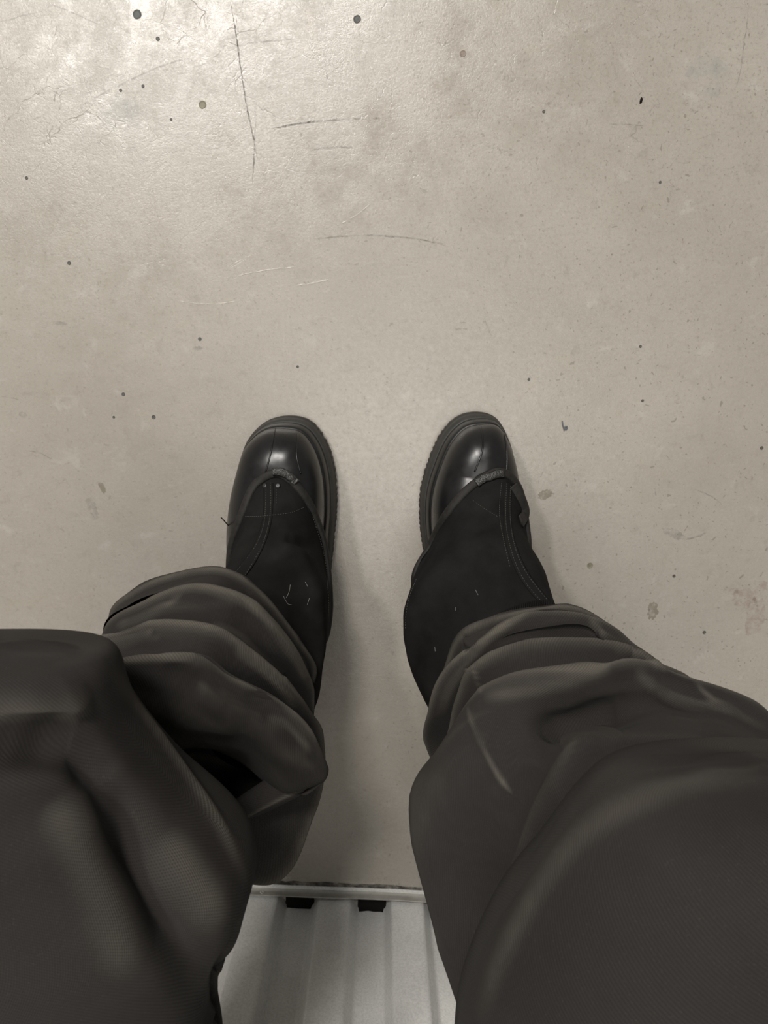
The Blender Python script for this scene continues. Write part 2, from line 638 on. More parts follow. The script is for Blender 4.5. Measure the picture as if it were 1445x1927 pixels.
# blotchy stains, thin films with a shape of their own
M_ST_Y = m_mark('stain_ochre', (0.21, 0.185, 0.135), 0.5, 120, 0.32, 0.55)
M_ST_R = m_mark('stain_rust', (0.30, 0.205, 0.165), 0.35, 120, 0.42, 0.70)
M_ST_G = m_mark('stain_grey', (0.20, 0.185, 0.165), 0.35, 90, 0.40, 0.70)
M_ST_B = m_mark('stain_bluish', (0.24, 0.28, 0.30), 0.22, 50, 0.42, 0.75)
for (u, v, a, b_, rot, m) in ((1025, 931, 14, 9, -0.5, M_ST_Y), (173, 955, 9, 22, -0.3, M_ST_G), (192, 917, 5, 12, -0.4, M_ST_Y),
                              (1375, 1112, 16, 6, 0.05, M_ST_R), (1432, 1100, 14, 9, 0.5, M_ST_R), (1405, 1125, 26, 20, 0.0, M_ST_R),
                              (1228, 1150, 10, 16, 0.0, M_ST_Y), (1330, 140, 45, 34, 0.3, M_ST_B), (230, 215, 50, 32, 0.2, M_ST_B),
                              (1270, 1005, 24, 8, 0.4, M_ST_G), (1420, 1160, 18, 40, 0.1, M_ST_R), 
                              (112, 608, 14, 4, 0.1, M_ST_G), (43, 780, 8, 6, 0, M_ST_G), (372, 655, 10, 4, 0, M_ST_G)):
    c = P(u, v)
    sc = np.linalg.norm(P(u + 1, v) - c)
    pts = blob(c[0], c[1], a * sc, b_ * sc, -rot, 28, 0.22, 0.0003)
    mesh('stain', pts, [tuple(range(len(pts)))], m, floor, smooth=False)

# loose crumbs on the floor
def crumb(label, u, v, w, h, rot, mat):
    c = P(u, v)
    V, F = [], []
    n = 10
    rr = []
    random.seed(int(u))
    rad = [random.uniform(0.75, 1.2) for _ in range(n)]
    for lev, (s, z) in enumerate(((0.8, 0.0), (1.0, 0.0006), (0.7, 0.0014), (0.25, 0.0017))):
        for k in range(n):
            a = 2 * math.pi * k / n
            x, y = math.cos(a) * w * S_FLOOR * s * rad[k], math.sin(a) * h * S_FLOOR * s * rad[k]
            V.append((x * math.cos(rot) - y * math.sin(rot), x * math.sin(rot) + y * math.cos(rot), z))
    F = grid_faces(4, n) + [tuple(range(3 * n, 4 * n)), tuple(range(n - 1, -1, -1))]
    o = mesh('crumb', V, F, mat)
    o.location = (c[0], c[1], 0.0)
    return tag(o, label=label, category='crumb')


crumb('tiny black crumb lying on the concrete at the upper right, near the bluish stain', 1206, 189, 2.6, 5.0, 0.3 * -1, M_BLACK)
lp = [P(1058, 792, 0.0012), P(1059, 799, 0.0016), P(1061, 806, 0.0014), P(1065, 808, 0.0018), P(1067, 803, 0.0022), P(1063, 804, 0.0014), P(1061, 810, 0.0012)]
V, F = tube_along(open_curve(lp, 5), 0.0007, 5)
c0 = lp[0].copy(); c0[2] = 0
o = mesh('lint_thread', V - c0, F, m_plain('grey_thread', (0.10, 0.11, 0.12), 0.8))
o.location = tuple(c0)
tag(o, label='small curled grey thread lying on concrete to the right of the right-hand boot', category='thread')

# ------------------------------------------------------------------ low corrugated wall behind the boots
yaw = math.radians(-2.85)
wx = np.array([math.cos(yaw), math.sin(yaw), 0])
wn = np.array([-math.sin(yaw), math.cos(yaw), 0])         # towards the camera
wo = P(669, 1692, 0.014)                                   # on the lip's top edge
wo = wo - wn * 0.004
WALL_TOP = 0.345
PER = 0.0915
V, F = [], []
prof = []
# s = 0 at px 602 (left edge of the raised flat between both recesses)
s0 = (602 - 669) * (CAM_H - 0.014) / 0.8875 / F_PX
for k in range(-36, 37):
    b0 = s0 + k * PER
    for (ds, dep) in ((0.0, 0.0), (0.0025, 0.0), (0.0355, 0.0), (0.0385, -0.0012), (0.0475, -0.0165), (0.050, -0.018), (0.0795, -0.018), (0.082, -0.0165), (0.0895, -0.0012)):
        prof.append((b0 + ds, dep))
for (s, dep) in prof:
    for z in (0.0, WALL_TOP):
        p = wo + wx * s + wn * dep
        V.append((p[0], p[1], z))
for i in range(len(prof) - 1):
    F.append((2 * i, 2 * i + 2, 2 * i + 3, 2 * i + 1))
wall = mesh('wall_back', V, F, M_GALV, smooth=False)
tag(wall, kind='structure')
bv = wall.modifiers.new('bevel', 'BEVEL')
bv.width = 0.0012
bv.segments = 2
bv.limit_method = 'ANGLE'
bv.angle_limit = 0.3
so = wall.modifiers.new('solid', 'SOLIDIFY')
so.thickness = 0.0012
so.offset = 1


def wall_box(name, s0_, s1_, d0, d1, z0, z1, mat, parent=None, wob=0.0, n=1):
    V, F = [], []
    for i in range(n + 1):
        s = s0_ + (s1_ - s0_) * i / n
        w = wob * math.sin(s * 19.0 + 1.0) + wob * 0.5 * math.sin(s * 47.0)
        for (d, z) in ((d0, z0), (d1, z0), (d1, z1), (d0, z1)):
            p = wo + wx * s + wn * (d + w)
            V.append((p[0], p[1], z))
    for i in range(n):
        a = i * 4
        for k in range(4):
            F.append((a + k, a + (k + 1) % 4, a + 4 + (k + 1) % 4, a + 4 + k))
    F.append((3, 2, 1, 0))
    F.append((n * 4, n * 4 + 1, n * 4 + 2, n * 4 + 3))
    o = mesh(name, V, F, mat, parent, smooth=False)
    return o


lip = wall_box('baseboard_back', -3.2, 3.2, 0.0035, 0.0052, 0.0, 0.0145, M_STEEL, wob=0.0007, n=240)
tag(lip, kind='structure')
foot = wall_box('floor_flange', -3.2, 3.2, 0.0052, 0.0098, 0.0, 0.0016, M_GALV, lip, wob=0.0007, n=120)
# dirt caught along the flange
V, F = [], []
for i in range(161):
    s = -0.8 + i * 0.01
    for d in (0.009 + 0.0005, 0.014 + 0.003 * random.random()):
        p = wo + wx * s + wn * d
        V.append((p[0], p[1], 0.0008))
for i in range(160):
    F.append((2 * i, 2 * i + 2, 2 * i + 3, 2 * i + 1))
mesh('grime_line', V, F, M_GRIME, floor, smooth=False)
# shade painted as a black sheet in each recess mouth under the lip
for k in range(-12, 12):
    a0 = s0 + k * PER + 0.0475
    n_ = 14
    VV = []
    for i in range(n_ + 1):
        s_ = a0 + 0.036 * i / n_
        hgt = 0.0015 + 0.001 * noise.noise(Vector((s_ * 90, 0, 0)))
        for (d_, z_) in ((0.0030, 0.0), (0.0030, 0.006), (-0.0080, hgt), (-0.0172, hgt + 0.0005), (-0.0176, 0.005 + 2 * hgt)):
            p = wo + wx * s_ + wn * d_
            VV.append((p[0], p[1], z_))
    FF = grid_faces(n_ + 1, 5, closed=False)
    mesh('recess_shade', VV, FF, M_BLACK, wall)
cap = wall_box('trim_1', -3.2, 3.2, 0.006, -0.62, WALL_TOP, WALL_TOP + 0.012, M_STEEL)
tag(cap, kind='structure')
# pan-head screw on the lip
c = P(493, 1681, 0.010)
V, F = [], []
n = 14
for (r, h) in ((0.0031, 0.0), (0.0031, 0.0008), (0.0024, 0.0018), (0.0012, 0.0023), (0.0011, 0.0016)):
    for k in range(n):
        a = 2 * math.pi * k / n
        p = c + wx * r * math.cos(a) + np.array([0, 0, 1]) * r * math.sin(a) + wn * h
        V.append(p)
F = grid_faces(5, n) + [tuple(range(4 * n, 5 * n))]
mesh('screw', V, F, M_SCREW, lip)

# ------------------------------------------------------------------ boots
person = empty('person', (0, -0.30, 0))
tag(person, label='seated person in baggy charcoal trousers and black rubber boots, feet apart on concrete', category='person')
bpy.context.view_layer.update()


def to_parent(o, parent, root_loc):
    """keep world coordinates of an already placed mesh under a parent that sits at root_loc"""
    o.parent = parent
    me = o.data
    n = len(me.vertices)
    co = np.empty(n * 3)
    me.vertices.foreach_get('co', co)
    co = co.reshape(-1, 3) - np.array(root_loc)
    me.vertices.foreach_set('co', co.ravel())
    me.update()
    return o


def build_boot(side, outline_px, S0, S1, S2, S3, seams, stitch, label, tongue):
    """side = +1 right boot in the photo, -1 left one"""
    out = closed_curve([P(u, v, 0) for u, v in outline_px], 12)
    # uniform resample
    seg = np.linalg.norm(np.roll(out, -1, 0) - out, axis=1)
    cum = np.concatenate([[0], np.cumsum(seg)])
    NN = 240
    q = np.linspace(0, cum[-1], NN, endpoint=False)
    oo = np.vstack([out, out[:1]])
    out = np.stack([np.interp(q, cum, oo[:, k]) for k in range(3)], 1)
    area = 0.5 * np.sum(out[:, 0] * np.roll(out[:, 1], -1) - np.roll(out[:, 0], -1) * out[:, 1])
    tan = np.roll(out, -1, 0) - np.roll(out, 1, 0)
    tan /= np.linalg.norm(tan, axis=1, keepdims=True)
    nin = np.stack([-tan[:, 1], tan[:, 0], 0 * tan[:, 0]], 1) * (1 if area > 0 else -1)   # inward
    if area < 0:
        out = out[::-1]; nin = nin[::-1]
    # smooth normals a little
    for _ in range(10):
        nin = (np.roll(nin, 1, 0) + nin * 2 + np.roll(nin, -1, 0))
        nin /= np.linalg.norm(nin, axis=1, keepdims=True)
    root = np.array([out[:, 0].mean(), out[:, 1].mean(), 0.0])
    b = empty('boot', tuple(root - np.array([0, -0.30, 0])), person)
    tag(b, label=label)
    wl = root

    def ringz(z, inset, wave=None):
        w = np.zeros(NN) if wave is None else wave
        r = out + nin * (inset * ins_k + w)[:, None]
        r = r.copy(); r[:, 2] = z
        return r

    ph = q / 0.0052
    saw = np.abs((ph % 1.0) - 0.5) * 2
    side_w = np.clip(nin[:, 0] * side, 0, 1)
    teeth = np.where(saw > 0.45, 0.0, 0.0011) * np.clip(side_w * 2.2 - 0.9, 0, 1)
    ins_k = 1 - 0.55 * np.clip(-nin[:, 0] * side, 0, 1)
    ytoe, yheel = out[:, 1].max(), out[:, 1].min()
    # outsole: toothed lower edge, smooth upper lip
    rings = [ringz(0.0, 0.008), ringz(0.0, 0.0030, teeth), ringz(0.002, 0.0002, teeth), ringz(0.0125, 0.0, teeth), ringz(0.0145, 0.0015),
             ringz(0.019, 0.0020), ringz(0.0265, 0.0042), ringz(0.028, 0.007), ringz(0.028, 0.016)]
    V = np.vstack(rings)
    F = grid_faces(len(rings), NN) + [tuple(range(NN - 1, -1, -1)), tuple(range((len(rings) - 1) * NN, len(rings) * NN))]
    o = mesh('outsole', V, F, M_SOLE, smooth=True)
    to_parent(o, b, wl)
    # rand
    rings = [ringz(0.0275, 0.0080), ringz(0.0285, 0.0062), ringz(0.036, 0.0072), ringz(0.0440, 0.0090), ringz(0.0465, 0.0105), ringz(0.047, 0.014), ringz(0.045, 0.018)]
    V = np.vstack(rings)
    o = mesh('rand', V, grid_faces(len(rings), NN), M_RAND)
    to_parent(o, b, wl)
    # vamp dome
    cx = root[0]
    cline_t = np.array([np.mean(out[out[:, 1] > ytoe - 0.06][:, 0]), ytoe - 0.062, 0])
    cline_h = np.array([np.mean(out[out[:, 1] < yheel + 0.06][:, 0]), yheel + 0.05, 0])
    ax = cline_h - cline_t
    L = np.linalg.norm(ax); ax /= L
    base = ringz(0.0, 0.0115)
    s = np.clip((base - cline_t) @ ax, 0, L)
    # smooth the clamp
    spine = cline_t + ax * s[:, None]
    rel = s / L
    hz = np.interp(rel, [0, 0.16, 0.35, 0.6, 1.0], [0.046, 0.058, 0.070, 0.072, 0.060])
    RR = 26
    V = []
    V.append(np.concatenate([base[:, :2] + nin[:, :2] * 0.003, np.full((NN, 1), 0.044)], 1))
    for k in range(RR):
        a = (k / (RR - 1)) * math.pi / 2
        nn_ = 2.35
        hf = 1 - math.cos(a) ** (2 / nn_)
        if k == RR - 1:
            hf = 1.0
        vf = math.sin(a) ** (2 / nn_) if a > 0 else 0
        xy = base[:, :2] * (1 - hf) + spine[:, :2] * hf
        z = 0.0465 + hz * vf
        V.append(np.concatenate([xy, z[:, None]], 1))
    V = np.vstack(V)
    F = grid_faces(RR + 1, NN)
    vamp = mesh('vamp', V, F, M_RUBBER)
    bvh = BVHTree.FromPolygons([tuple(p) for p in V], F)
    to_parent(vamp, b, wl)
    # two moulded lines over the toe box
    for pix in seams:
        ln = cast_line(bvh, pix, 8, 0.0001)
        if len(ln) > 3:
            VV, FF = tube_along(ln, 0.0009, 6)
            to_parent(mesh('toe_ridge', VV, FF, M_RUBBER), b, wl)

    # shaft
    def ctrl(spec):
        pts = []
        for p in spec:
            if len(p) == 2:
                h = cast(bvh, *p)
                if h[0] is not None:
                    pts.append(np.array(h[0]))
                else:
                    pts.append(P(p[0], p[1], 0.075))
            else:
                pts.append(P(*p))
        return closed_curve(pts, 12)
    c0 = ctrl(S0)
    r = [c0 * 1.0, ctrl(S1), ctrl(S2), ctrl(S3)]
    cc = r[3].mean(0)
    top = cc + (r[3] - cc) * 0.8 + np.array([0, -0.020, 0.05])
    G = loft_rings(r + [top], 12)
    # soft creases over the instep
    R_, N_ = G.shape[0], G.shape[1]
    V = G.reshape(-1, 3)
    F = grid_faces(R_, N_)
    V = V + normals(V, F) * 0
    nr = normals(V, F)
    cen = V.mean(0)
    sgn = np.sign(np.mean(np.einsum('ij,ij->i', nr, V - cen)))
    nr *= sgn
    rowi = np.repeat(np.arange(R_), N_) / (R_ - 1)
    for i in range(len(V)):
        p = Vector(V[i]) * 22
        d = noise.noise(p) * 0.0035 + noise.noise(p * 2.3) * 0.0012
        V[i] += nr[i] * d * min(1, rowi[i] * 5)
    V = strokes(V, F, sgn, stitch['creases'])
    shaft = mesh('shaft', V, F, M_CANVAS)
    sb = BVHTree.FromPolygons([tuple(p) for p in V], F)
    to_parent(shaft, b, wl)
    tag(shaft, label='black matte fabric shaft')
    # binding strip along the collar
    up = []
    line = c0.copy()
    VV, FF = [], []
    nb = len(line)
    lift = []
    for i in range(nb):
        h = bvh.find_nearest(Vector(line[i]))
        nn_ = np.array(h[1])
        if nn_[2] < 0:
            nn_ = -nn_
        t = line[(i + 1) % nb] - line[i - 1]
        t /= np.linalg.norm(t)
        sdir = np.cross(nn_, t); sdir /= np.linalg.norm(sdir)
        lift.append((line[i], nn_, sdir))
    w = 0.0044
    for (p, nn_, sd) in lift:
        for (a, hgt) in ((-1.0, -0.001), (-0.95, 0.0016), (-0.6, 0.0026), (0.0, 0.0030), (0.6, 0.0027), (0.95, 0.0018), (1.0, -0.001)):
            VV.append(p + sd * a * w + nn_ * (hgt + 0.0012))
    m_ = 7
    for i in range(nb):
        j = (i + 1) % nb
        for k in range(m_ - 1):
            FF.append((i * m_ + k, j * m_ + k, j * m_ + k + 1, i * m_ + k + 1))
    to_parent(mesh('binding', VV, FF, M_BIND), b, wl)
    # wrinkled shiny tape over the binding near the throat
    J = Join()
    line2 = cast_line(bvh, stitch['tape'], 8, 0.0052)
    nL = len(line2)
    for i in range(0, nL - 1):
        a_, b2 = line2[i], line2[i + 1]
    if nL > 3:
        ups = [np.array((0, 0.25, 1.0))] * nL
        VV, FF = tube_along(line2, 0.0042, 10, 0.42, ups)
        VV = VV + np.array([[0, 0, 0.0011 * noise.noise(Vector(p) * 330)] for p in VV])
        to_parent(mesh('throat_tape', VV, FF, M_PATCH), b, wl)
    # rows of stitches
    J = Join()
    for pix in stitch['rows']:
        ln = cast_line(sb, pix, 40, 0.0004)
        if len(ln) < 3:
            continue
        sg = np.linalg.norm(np.diff(ln, axis=0), axis=1)
        cu = np.concatenate([[0], np.cumsum(sg)])
        d = 0.0
        while d + 0.0016 < cu[-1]:
            a_ = np.array([np.interp(d, cu, ln[:, k]) for k in range(3)])
            e_ = np.array([np.interp(d + 0.0016, cu, ln[:, k]) for k in range(3)])
            md = (a_ + e_) / 2 + np.array([0, 0.0001, 0.0002])
            VV, FF = tube_along([a_, md, e_], 0.00026, 5)
            J.add(VV, FF)
            d += 0.0027
    o = mesh('stitching', J.V, J.F, M_THREAD)
    tag(o, kind='stuff', label='pale grey thread stitching')
    to_parent(o, b, wl)
    # stray hairs
    for pix in stitch['hairs']:
        ln = cast_line(sb, pix, 5, 0.0007)
        if len(ln) > 2:
            VV, FF = tube_along(ln, 0.00016, 4)
            to_parent(mesh('hair', VV, FF, M_LINT), b, wl)
    for (u, v) in stitch['rivets']:
        h = cast(sb, u, v)
        if h[0] is None:
            continue
        c_ = np.array(h[0]); nn_ = np.array(h[1])
        if nn_[2] < 0: nn_ = -nn_
        t = np.cross(nn_, (1, 0, 0)); t /= np.linalg.norm(t)
        s_ = np.cross(nn_, t)
        VV = []
        for (r_, hh) in ((0.0030, 0.0), (0.0028, 0.0011), (0.0018, 0.0015), (0.0005, 0.0013)):
            for k in range(12):
                a = 2 * math.pi * k / 12
                VV.append(c_ + t * r_ * math.cos(a) + s_ * r_ * math.sin(a) + nn_ * hh)
        to_parent(mesh('rivet', VV, grid_faces(4, 12) + [tuple(range(36, 48))], M_RAND), b, wl)
    # raised seam tape down the middle of the shaft
    ln = cast_line(sb, stitch['seam'], 14, 0.0)
    if len(ln) > 3:
        ups = []
        for p in ln:
            h = sb.find_nearest(Vector(p))
            nn_ = np.array(h[1]); nn_ = nn_ if nn_[2] > 0 else -nn_
            ups.append(nn_)
        VV, FF = tube_along(ln, 0.0052, 10, 0.10, ups)
        to_parent(mesh('seam_tape', VV, FF, M_TONGUE), b, wl)
    return b, sb, bvh


LB_out = [(548, 781), (505, 791), (470, 826), (453, 876), (441, 935), (438, 1000), (444, 1065), (453, 1135), (462, 1200), (490, 1248),
          (535, 1266), (580, 1248), (606, 1200), (617, 1135), (625, 1065), (632, 1000), (636, 940), (632, 880), (616, 828), (588, 792)]
RB_out = [(897, 774), (858, 783), (826, 816), (803, 868), (790, 915), (787, 962), (792, 1015), (802, 1065), (812, 1125), (820, 1185), (838, 1238),
          (878, 1260), (922, 1246), (948, 1200), (958, 1135), (966, 1065), (972, 1000), (973, 940), (968, 880), (954, 826), (931, 786)]

left_boot, lsb, lvb = build_boot(
    -1, LB_out,
    [(619, 1150, .088), (613, 1050), (598, 988), (568, 928), (525, 891), (482, 912), (456, 970), (434, 1045), (440, 1150, .092), (478, 1220, .092), (540, 1245, .092), (600, 1220, .09)],
    [(619, 1140, .12), (606, 1068, .118), (582, 1015, .117), (548, 975, .117), (510, 965, .117), (470, 990, .117), (446, 1030, .116), (430, 1080, .116), (430, 1180, .116), (470, 1260, .115), (540, 1290, .11), (600, 1240, .11)],
    [(616, 1195, .15), (602, 1122, .16), (574, 1062, .165), (530, 1030, .17), (482, 1030, .17), (445, 1050, .165), (424, 1072, .16), (405, 1130, .155), (410, 1230, .15), (460, 1300, .14), (530, 1320, .14), (596, 1275, .14)],
    [(600, 1290, .165), (575, 1215, .17), (530, 1150, .18), (475, 1110, .188), (428, 1098, .195), (400, 1115, .195), (385, 1145, .195), (380, 1200, .195), (390, 1300, .185), (430, 1370, .18), (510, 1390, .17), (580, 1350, .165)],
    [[(520, 797), (515, 820), (509, 855), (500, 888)], [(562, 800), (560, 825), (558, 858), (566, 892)]],
    dict(creases=[([(530, 1010), (560, 1020), (600, 1030)], 0.008, -0.005), ([(540, 990), (580, 995)], 0.006, -0.002), ([(520, 1040), (550, 1032), (590, 1052)], 0.009, 0.003),
                  ([(500, 1055), (515, 1030), (530, 1010)], 0.006, -0.003)],
         tape=[(515, 888), (530, 888), (545, 897), (556, 910)],
         rows=[[(501, 912), (500, 950), (497, 985), (485, 1020), (466, 1050), (440, 1080)],
               [(509, 908), (510, 945), (506, 985), (494, 1025), (478, 1055), (460, 1085)],
               [(520, 912), (520, 950)],
               [(462, 972), (490, 972), (520, 969), (548, 965), (572, 955)],
               [(580, 950), (592, 985), (603, 1020), (612, 1060), (617, 1120), (618, 1160)]],
         hairs=[[(546, 1100), (543, 1115), (538, 1125)], [(574, 1095), (579, 1104)], [(582, 1125), (578, 1138)], [(533, 1122), (541, 1136), (549, 1138)]],
         rivets=[(498, 914), (523, 914)],
         seam=[(505, 910), (505, 950), (501, 985), (489, 1022), (470, 1056), (448, 1085)]),
    'black rubber-toed boot with matte fabric shaft, the left one in the photo', None)

right_boot, rsb, rvb = build_boot(
    1, RB_out,
    [(781, 1090, .088), (812, 1022), (846, 962), (890, 913), (938, 888), (972, 914), (986, 965), (993, 1040, .092), (985, 1130, .092), (950, 1210, .092), (880, 1240, .092), (810, 1200, .09)],
    [(772, 1112, .12), (800, 1062, .118), (840, 1008, .117), (885, 970, .117), (932, 955, .117), (968, 975, .117), (990, 1008, .117), (1004, 1060, .117), (1000, 1160, .116), (960, 1240, .115), (880, 1260, .11), (800, 1210, .11)],
    [(761, 1180, .15), (784, 1115, .158), (830, 1065, .165), (885, 1040, .168), (945, 1032, .17), (990, 1045, .17), (1015, 1070, .17), (1036, 1125, .165), (1030, 1230, .16), (985, 1310, .16), (900, 1340, .15), (800, 1290, .14)],
    [(779, 1272, .155), (800, 1210, .17), (850, 1172, .185), (910, 1150, .198), (980, 1142, .205), (1032, 1146, .205), (1055, 1175, .205), (1065, 1215, .20), (1050, 1300, .20), (1000, 1370, .19), (920, 1390, .17), (830, 1340, .155)],
    [[(903, 800), (908, 822), (907, 850), (893, 888)], [(946, 806), (951, 830), (954, 860), (953, 885)]],
    dict(creases=[([(870, 985), (900, 990), (925, 1000)], 0.008, -0.002), ([(830, 1020), (860, 1030), (900, 1025)], 0.010, -0.0018)],
         tape=[(896, 912), (910, 902), (926, 893), (942, 890)],
         rows=[[(944, 905), (940, 940), (940, 975), (947, 1015), (955, 1050), (960, 1070)],
               [(953, 910), (951, 950), (952, 990), (960, 1030), (972, 1065), (988, 1095), (1012, 1125), (1024, 1134)],
               [(960, 915), (959, 960), (962, 1000), (972, 1040), (990, 1078), (1012, 1108), (1030, 1130)],
               [(890, 942), (912, 958), (938, 974)],
               [(784, 1090), (772, 1120), (765, 1150), (763, 1185)]],
         hairs=[[(858, 1143), (857, 1150)], [(895, 1110), (900, 1120)], [(819, 1218), (820, 1226)]],
         rivets=[],
         seam=[(956, 908), (955, 955), (957, 1000), (966, 1038), (982, 1075), (1004, 1108), (1028, 1134)]),
    'black rubber-toed boot with matte fabric shaft, the right one in the photo', None)

# pull tab on the outer side of the right boot
rloc = np.array(right_boot.location) + np.array([0, -0.30, 0])
lloc = np.array(left_boot.location) + np.array([0, -0.30, 0])
tabpix = [(962, 915), (974, 935), (982, 955), (984, 972), (978, 982)]
ln = cast_line(rsb, tabpix, 6, 0.0012)
if len(ln) > 3:
    V, F = tube_along(ln, 0.0068, 10, 0.22, [np.array((0.35, 0.1, 1.0))] * len(ln))
    to_parent(mesh('pull_tab', V, F, M_BIND), right_boot, rloc)
# ribbed elastic edge peeping out above the right hem
ln = cast_line(rsb, [(925, 1172), (950, 1158), (985, 1144), (1015, 1138), (1036, 1140)], 30, 0.001)
if len(ln) > 3:
    sg = np.concatenate([[0], np.cumsum(np.linalg.norm(np.diff(ln, axis=0), axis=1))])
    d_ = 0.0
    J = Join()
    while d_ < sg[-1]:
        p_ = np.array([np.interp(d_, sg, ln[:, k]) for k in range(3)])
        V, F = tube_along([p_ + np.array((0, 0.004, -0.001)), p_ + np.array((0, 0, 0.0014)), p_ + np.array((0, -0.005, 0.0022))], 0.0007, 6)
        J.add(V, F)
        d_ += 0.0017
    o = mesh('ribbed_elastic', J.V, J.F, M_TONGUE)
    tag(o, kind='stuff')
    to_parent(o, right_boot, rloc)
# loose black thread at the left boot
tp = [P(416, 974, 0.095), P(421, 979, 0.088), P(427, 986, 0.082), P(433, 992, 0.078)]
V, F = tube_along(open_curve(tp, 4), 0.0006, 5)
to_parent(mesh('loose_thread', V, F, M_BLACK), left_boot, lloc)

# ------------------------------------------------------------------ trousers
def centroid(r):
    return r.mean(0)


def leg_surface(ctrls, valleys, n_per=24, n_seg=12, dz=0.0):
    rings = [closed_curve([P(p[0], p[1], p[2] + dz * max(0, 1 - i / 4)) for p in c], n_per) for i, c in enumerate(ctrls)]
    seq = []
    for i, r in enumerate(rings):
        seq.append(r)
        if i < len(rings) - 1:
            depth, mixf, dzv = valleys[i]
            if depth is not None:
                m_ = r * (1 - mixf) + rings[i + 1] * mixf
                c = centroid(m_)
                d = m_ - c
                d[:, 2] = 0
                l = np.linalg.norm(d, axis=1, keepdims=True)
                m_ = m_ - d / np.maximum(l, 1e-6) * depth
                m_[:, 2] += dzv
                seq.append(m_)
    # hem turned inside
    h = seq[0]
    c = centroid(h)
    inn = h.copy(); d = h - c; d[:, 2] = 0
    l = np.linalg.norm(d, axis=1, keepdims=True)
    under = h - d / l * 0.0015; under[:, 2] -= 0.0028
    inn = h - d / l * 0.005; inn[:, 2] -= 0.0005
    inn2 = h - d / l * 0.006; inn2[:, 2] += 0.03
    G = loft_rings([inn2, inn, under] + seq, n_seg)
    global crest_rows
    crest_rows = [(3 + i) * n_seg for i, r_ in enumerate(seq) if any(r_ is x for x in rings[:4])]
    return G


def finish(G, amp, specs, name_seed=0.0, fine=1.0):
    R_, N_ = G.shape[0], G.shape[1]
    V = G.reshape(-1, 3).copy()
    F = grid_faces(R_, N_)
    # uv in metres
    dv = np.linalg.norm(np.diff(G, axis=0), axis=2).mean(1)
    vv = np.concatenate([[0], np.cumsum(dv)])
    per = np.linalg.norm(np.roll(G, -1, 1) - G, axis=2).sum(1).mean()
    UV = np.zeros((R_, N_, 2))
    # triangle wave in u avoids a tear at the closing seam
    a = np.arange(N_) / N_
    UV[:, :, 0] = (np.abs(a - 0.5) * 2 * per)[None, :]
    UV[:, :, 1] = vv[:, None]
    nr = normals(V, F)
    sgn = np.sign(np.mean(np.einsum('ij,ij->i', nr, V - V.mean(0))))
    nr *= sgn
    for i in range(len(V)):
        p = Vector(V[i]) + Vector((name_seed, 0, 0))
        d = noise.noise(p * 13) * 1.0 + noise.noise(p * 31) * 0.42 * fine
        if fine >= 1:
            a_ = math.cos(2 * math.pi * (i % N_) / N_), math.sin(2 * math.pi * (i % N_) / N_)
            q_ = Vector((a_[0] * 1.0, a_[1] * 1.0, (i // N_) / R_ * 17 + name_seed))
            rn = 1 - abs(noise.noise(q_)) * 2
            d += (rn * rn - 0.4) * 0.7
        V[i] += nr[i] * d * amp
    wear_lines.clear()
    V = strokes(V, F, sgn, specs)
    nr = normals(V, F) * sgn
    Gs = V.reshape(R_, N_, 3).copy()
    step = np.linalg.norm(np.roll(Gs, -1, 1) - Gs, axis=2).mean()
    for _ in range(int(min(40, max(3, (0.0035 / step) ** 2 * 2)))):
        up = np.vstack([Gs[:1], Gs[:-1]]); dn = np.vstack([Gs[1:], Gs[-1:]])
        Gs = 0.25 * (np.roll(Gs, 1, 1) + np.roll(Gs, -1, 1) + up + dn)
    wear = np.einsum('ij,ij->i', V - Gs.reshape(-1, 3), nr)
    wear = np.clip(wear / 0.0012, -1, 1) * 0.25
    rows = np.repeat(np.arange(R_), N_)
    for cr_ in crest_rows:
        wear += 1.0 * np.exp(-((rows - cr_ - 0.3) / 1.7) ** 2)
    for ln_, ww_ in wear_lines:
        if len(ln_) > 3:
            d_, p_ = poly_dist(V, ln_ + 0.0)
            f_ = np.clip(np.minimum(p_, 1 - p_) / 0.2, 0, 1)
            wear += (0.9 if fine >= 1 else 0.5) * f_ * np.exp(-(d_ / (ww_ if fine >= 1 else 0.008)) ** 2)
    trousers_W.extend(list(wear))
    return V, F, UV.reshape(-1, 2)


def thigh_surface(stations, n=240, n_seg=22, ex=2.3):
    rings = []
    for (y, xi, xo, zb, zt) in stations:
        cx, cz = (xi + xo) / 2, (zb + zt) / 2
        rx, rz = (xo - xi) / 2, (zt - zb) / 2
        r = []
        for k in range(n):
            a = 2 * math.pi * k / n
            c, s = math.cos(a), math.sin(a)
            r.append((cx + rx * math.copysign(abs(c) ** (2 / ex), c), y, cz + rz * math.copysign(abs(s) ** (2 / ex), s)))
        rings.append(np.array(r))
    # rounded front cap
    f = rings[0]
    c = f.mean(0)
    e_ = rings[-1]
    rings.append(e_.mean(0) + (e_ - e_.mean(0)) * 0.7 + np.array([0, -0.03, 0]))
    rings.append(e_.mean(0) + (e_ - e_.mean(0)) * 0.001 + np.array([0, -0.035, 0]))
    r0 = c + (f - c) * 0.0005 + np.array([0, 0.004, 0])
    r1 = c + (f - c) * 0.6 + np.array([0, 0.003, 0])
    return loft_rings([r0, r1] + rings, n_seg)


trousers_V, trousers_F, trousers_UV, trousers_W = [], [], [], []


def add_part(V, F, UV):
    o = len(trousers_V)
    trousers_V.extend(list(V))
    trousers_F.extend([tuple(i + o for i in f) for f in F])
    trousers_UV.extend(list(UV))


